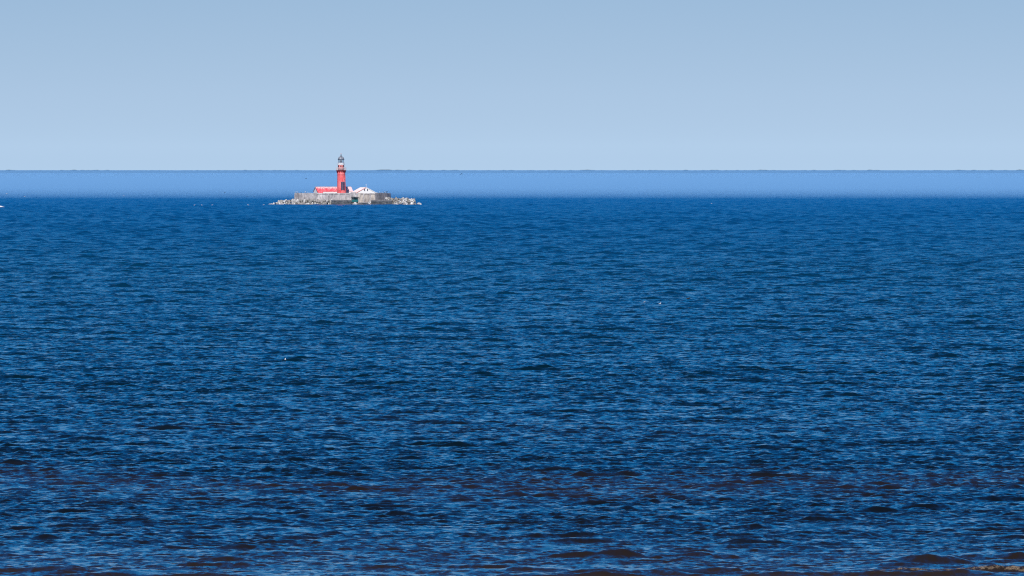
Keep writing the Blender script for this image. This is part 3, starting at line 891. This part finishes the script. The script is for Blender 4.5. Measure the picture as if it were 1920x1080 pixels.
# ------------------------------------------------------------ birds
def blob(bm, pts, seg=8):
    """smooth body through rings along x: (x, z, ry, rz)"""
    rings = []
    for x, z, ry, rz in pts:
        rings.append([bm.verts.new((x, ry * math.cos(t), z + rz * math.sin(t))) for t in [2 * math.pi * i / seg for i in range(seg)]])
    for a, b in zip(rings, rings[1:]):
        for i in range(seg):
            bm.faces.new((a[i], a[(i + 1) % seg], b[(i + 1) % seg], b[i]))
    bm.faces.new(rings[0]); bm.faces.new(rings[-1])
def make_bird(kind, pose, name, cat, label):
    body, wing = (M_gull, M_gullwing) if kind == 'gull' else (M_blackbird, M_blackbird)
    r = empty(name, (0, 0, 0)); tag(r, label, cat)
    bm = bmesh.new()
    if pose == 'stand':
        blob(bm, [(-0.30, 0.22, .015, .01), (-0.16, 0.24, .07, .06), (0.0, 0.27, .10, .10), (0.12, 0.34, .09, .10), (0.17, 0.43, .05, .06), (0.20, 0.50, .055, .055), (0.25, 0.50, .035, .035)])
        hz = 0.5; hx = 0.27
    elif pose == 'swim':
        blob(bm, [(-0.30, 0.12, .015, .01), (-0.18, 0.07, .08, .06), (0.0, 0.05, .12, .11), (0.14, 0.09, .09, .09), (0.18, 0.20, .05, .06), (0.21, 0.27, .055, .055), (0.26, 0.27, .035, .035)])
        hz = 0.27; hx = 0.28
    else:
        blob(bm, [(-0.30, 0, .06, .01), (-0.15, 0, .06, .05), (0.0, 0, .09, .08), (0.15, 0.01, .08, .07), (0.24, 0.03, .05, .05), (0.29, 0.03, .035, .035)])
        hz = 0.03; hx = 0.30
    obj('body', bm, body, r, True)
    bm = bmesh.new(); tube(bm, (hx - 0.02, 0, hz), (hx + 0.07, 0, hz - 0.01), 0.018, 0.006, 6); obj('bill', bm, M_bill if kind == 'gull' else M_dark, r)
    for s in (-1, 1):
        bm = bmesh.new()
        if pose == 'fly':
            pts = [(0.10, 0.05, 0.02), (0.14, 0.30, 0.16), (0.02, 0.66, 0.10), (-0.06, 0.66, 0.09), (-0.06, 0.30, 0.14), (-0.10, 0.05, 0.0)]
            t_ = [bm.verts.new((x, s * y, z + 0.012)) for x, y, z in pts]; b_ = [bm.verts.new((x, s * y, z - 0.012)) for x, y, z in pts]
            bm.faces.new((t_[0], t_[1], t_[4], t_[5])); bm.faces.new((t_[1], t_[2], t_[3], t_[4]))
            bm.faces.new((b_[0], b_[1], b_[4], b_[5])); bm.faces.new((b_[1], b_[2], b_[3], b_[4]))
            for k in range(6): bm.faces.new((t_[k], t_[(k + 1) % 6], b_[(k + 1) % 6], b_[k]))
        else:
            z0 = 0.28 if pose == 'stand' else 0.09
            blob(bm, [(-0.34, z0 - 0.03, .012, .02), (-0.12, z0, .03, .06), (0.06, z0 + 0.02, .035, .07), (0.14, z0 + 0.03, .01, .03)], 6)
            for v in bm.verts: v.co.y += s * 0.09
        obj('wing', bm, wing, r, True)
    if pose == 'stand':
        for s in (-1, 1):
            bm = bmesh.new(); tube(bm, (0.02, s * 0.04, 0.2), (0.02, s * 0.04, 0.0), 0.012, seg=5); obj('leg', bm, M_bill if kind == 'gull' else M_dark, r)
    return r
def copy_bird(src):
    c = src.copy(); C.objects.link(c)
    for ch in list(src.children):
        d = ch.copy(); C.objects.link(d); d.parent = c
    return c
protos = {}
def bird(kind, pose, loc, rz, scale, label, group):
    key = (kind, pose)
    name, cat = ('gull', 'gull') if kind == 'gull' else ('cormorant', 'cormorant')
    if key not in protos:
        protos[key] = make_bird(kind, pose, name, cat, label); o = protos[key]
    else: o = copy_bird(protos[key])
    o.location = loc; o.rotation_euler = (0, 0, rz); o.scale = (scale,) * 3
    o['label'] = label
    if group: o['group'] = group
    return o
W = 'birds perched on the ring wall'
def on_wall(px, y, dz=0.0): return at_island(ix(px), y, ZT + 0.05 + dz)
def wall_y(px):
    if px < 594.6: return 8.0 - 8.2 * (px - 551.6) / 43.0 + 0.5
    if px > 703.2: return -0.2 + 10.7 * (px - 703.2) / 22.4 + 0.5
    return 0.2
for px_, rz, s, lab in (
        (553.6, 0.3, 1.3, 'white gull at the far left end of the wall top, leftmost bird of all'),
        (557.4, 3.0, 1.3, 'white gull second from the left on the wall top, facing its neighbour'),
        (571.8, 0.2, 1.4, 'white gull standing alone midway along the left wall face'),
        (577.0, 2.6, 0.9, 'small gull on the left wall face, just left of the red-roofed house'),
        (581.0, 0.5, 0.8, 'smallest gull on the wall beside the white gable of the red-roofed house'),
        (707.5, 0.4, 1.0, 'gull on the wall just right of the white house'),
        (712.0, 2.9, 1.2, 'white gull in the middle of the right wall face'),
        (716.3, 0.1, 1.0, 'gull between the white gull and the cormorants on the right wall face'),
        (721.9, 3.0, 1.2, 'gull close left of the cormorant pair at the right wall corner')):
    bird('gull', 'stand', on_wall(px_, wall_y(px_)), rz, s, lab, W)
for px_, rz, s, lab in (
        (724.6, 0.2, 1.7, 'dark cormorant at the right corner of the wall top'),
        (720.2, 3.1, 1.2, 'small dark cormorant on the right wall face left of the corner'),
        (564.2, 0.4, 1.0, 'dark bird between the white gulls on the left wall face')):
    bird('cormorant', 'stand', on_wall(px_, wall_y(px_)), rz, s, lab, W)
for px_, py_, rz, s, lab in (
        (364.7, 386.3, 0.4, 1.1, 'white gull on the water left of the island, leftmost of three in a row'),
        (378.4, 386.3, 2.8, 1.1, 'white gull on the water left of the island, middle one of three in a row'),
        (398.0, 386.0, 0.3, 1.1, 'white gull on the water left of the island, rightmost of three in a row'),
        (465.5, 386.0, 3.0, 1.3, 'lone white gull on the water between the row of three and the breakwater tip'),
        (494.3, 385.8, 0.2, 1.2, 'white gull on the water close off the left breakwater tip'),
        (1334.0, 383.3, 0.2, 1.0, 'tiny distant white gull on the water far right of the island'),
        (1208.5, 568.5, 0.5, 0.38, 'small white gull swimming in the middle distance, left of the cream one'),
        (1237.6, 572.5, 0.9, 0.62, 'cream gull swimming right of centre in the middle distance'),
        (534.8, 678.0, 1.6, 0.5, 'white gull sitting upright on a dark wave below the island')):
    d = dist_of(py_)
    bird('gull', 'swim', (px_x(px_, d), d, 0.12 if d < 3000 else 0.30), rz, s, lab, 'gulls on the water')
for px_, py_, rz, s, lab in ((1291.0, 562.5, 0.4, 0.9, 'brown-black cormorant swimming right of the cream gull in the middle distance'),):
    d = dist_of(py_)
    bird('cormorant', 'swim', (px_x(px_, d), d, 0.12), rz, s, lab, 'cormorants on the water')
for kind, px_, py_, d, rz, s, lab in (
        ('cormorant', 573.7, 335.0, 4300, 0.3, 1.0, 'dark bird flying above the left end of the ring wall'),
        ('cormorant', 421.7, 361.2, 4300, 0.2, 1.0, 'dark bird flying low well to the left of the island'),
        ('cormorant', 477.0, 369.2, 4300, 1.2, 0.9, 'dark bird skimming the sea left of the breakwater, right one of two'),
        ('cormorant', 463.0, 368.6, 4300, 1.0, 0.7, 'dark bird skimming the sea left of the breakwater, left one of two'),
        ('cormorant', 863.3, 327.4, 4300, 0.2, 0.8, 'dark bird flying right of the lighthouse, lower of a pair'),
        ('cormorant', 865.5, 326.0, 4300, 0.1, 1.1, 'dark bird flying right of the lighthouse, upper of a pair'),
        ('gull', 12.5, 363.3, 4300, 1.0, 1.1, 'white gull flying low by the left edge of the view'),
        ('gull', 46.2, 368.7, 4300, 1.0, 1.0, 'white gull skimming the sea near the left edge'),
        ('gull', 231.7, 367.3, 4300, 1.1, 0.9, 'white gull skimming the sea between the left edge and the island')):
    z = EYE - (py_ - 319.0) * PX * d
    bird(kind, 'fly', (px_x(px_, d), d, z), rz, s, lab, 'birds in flight')
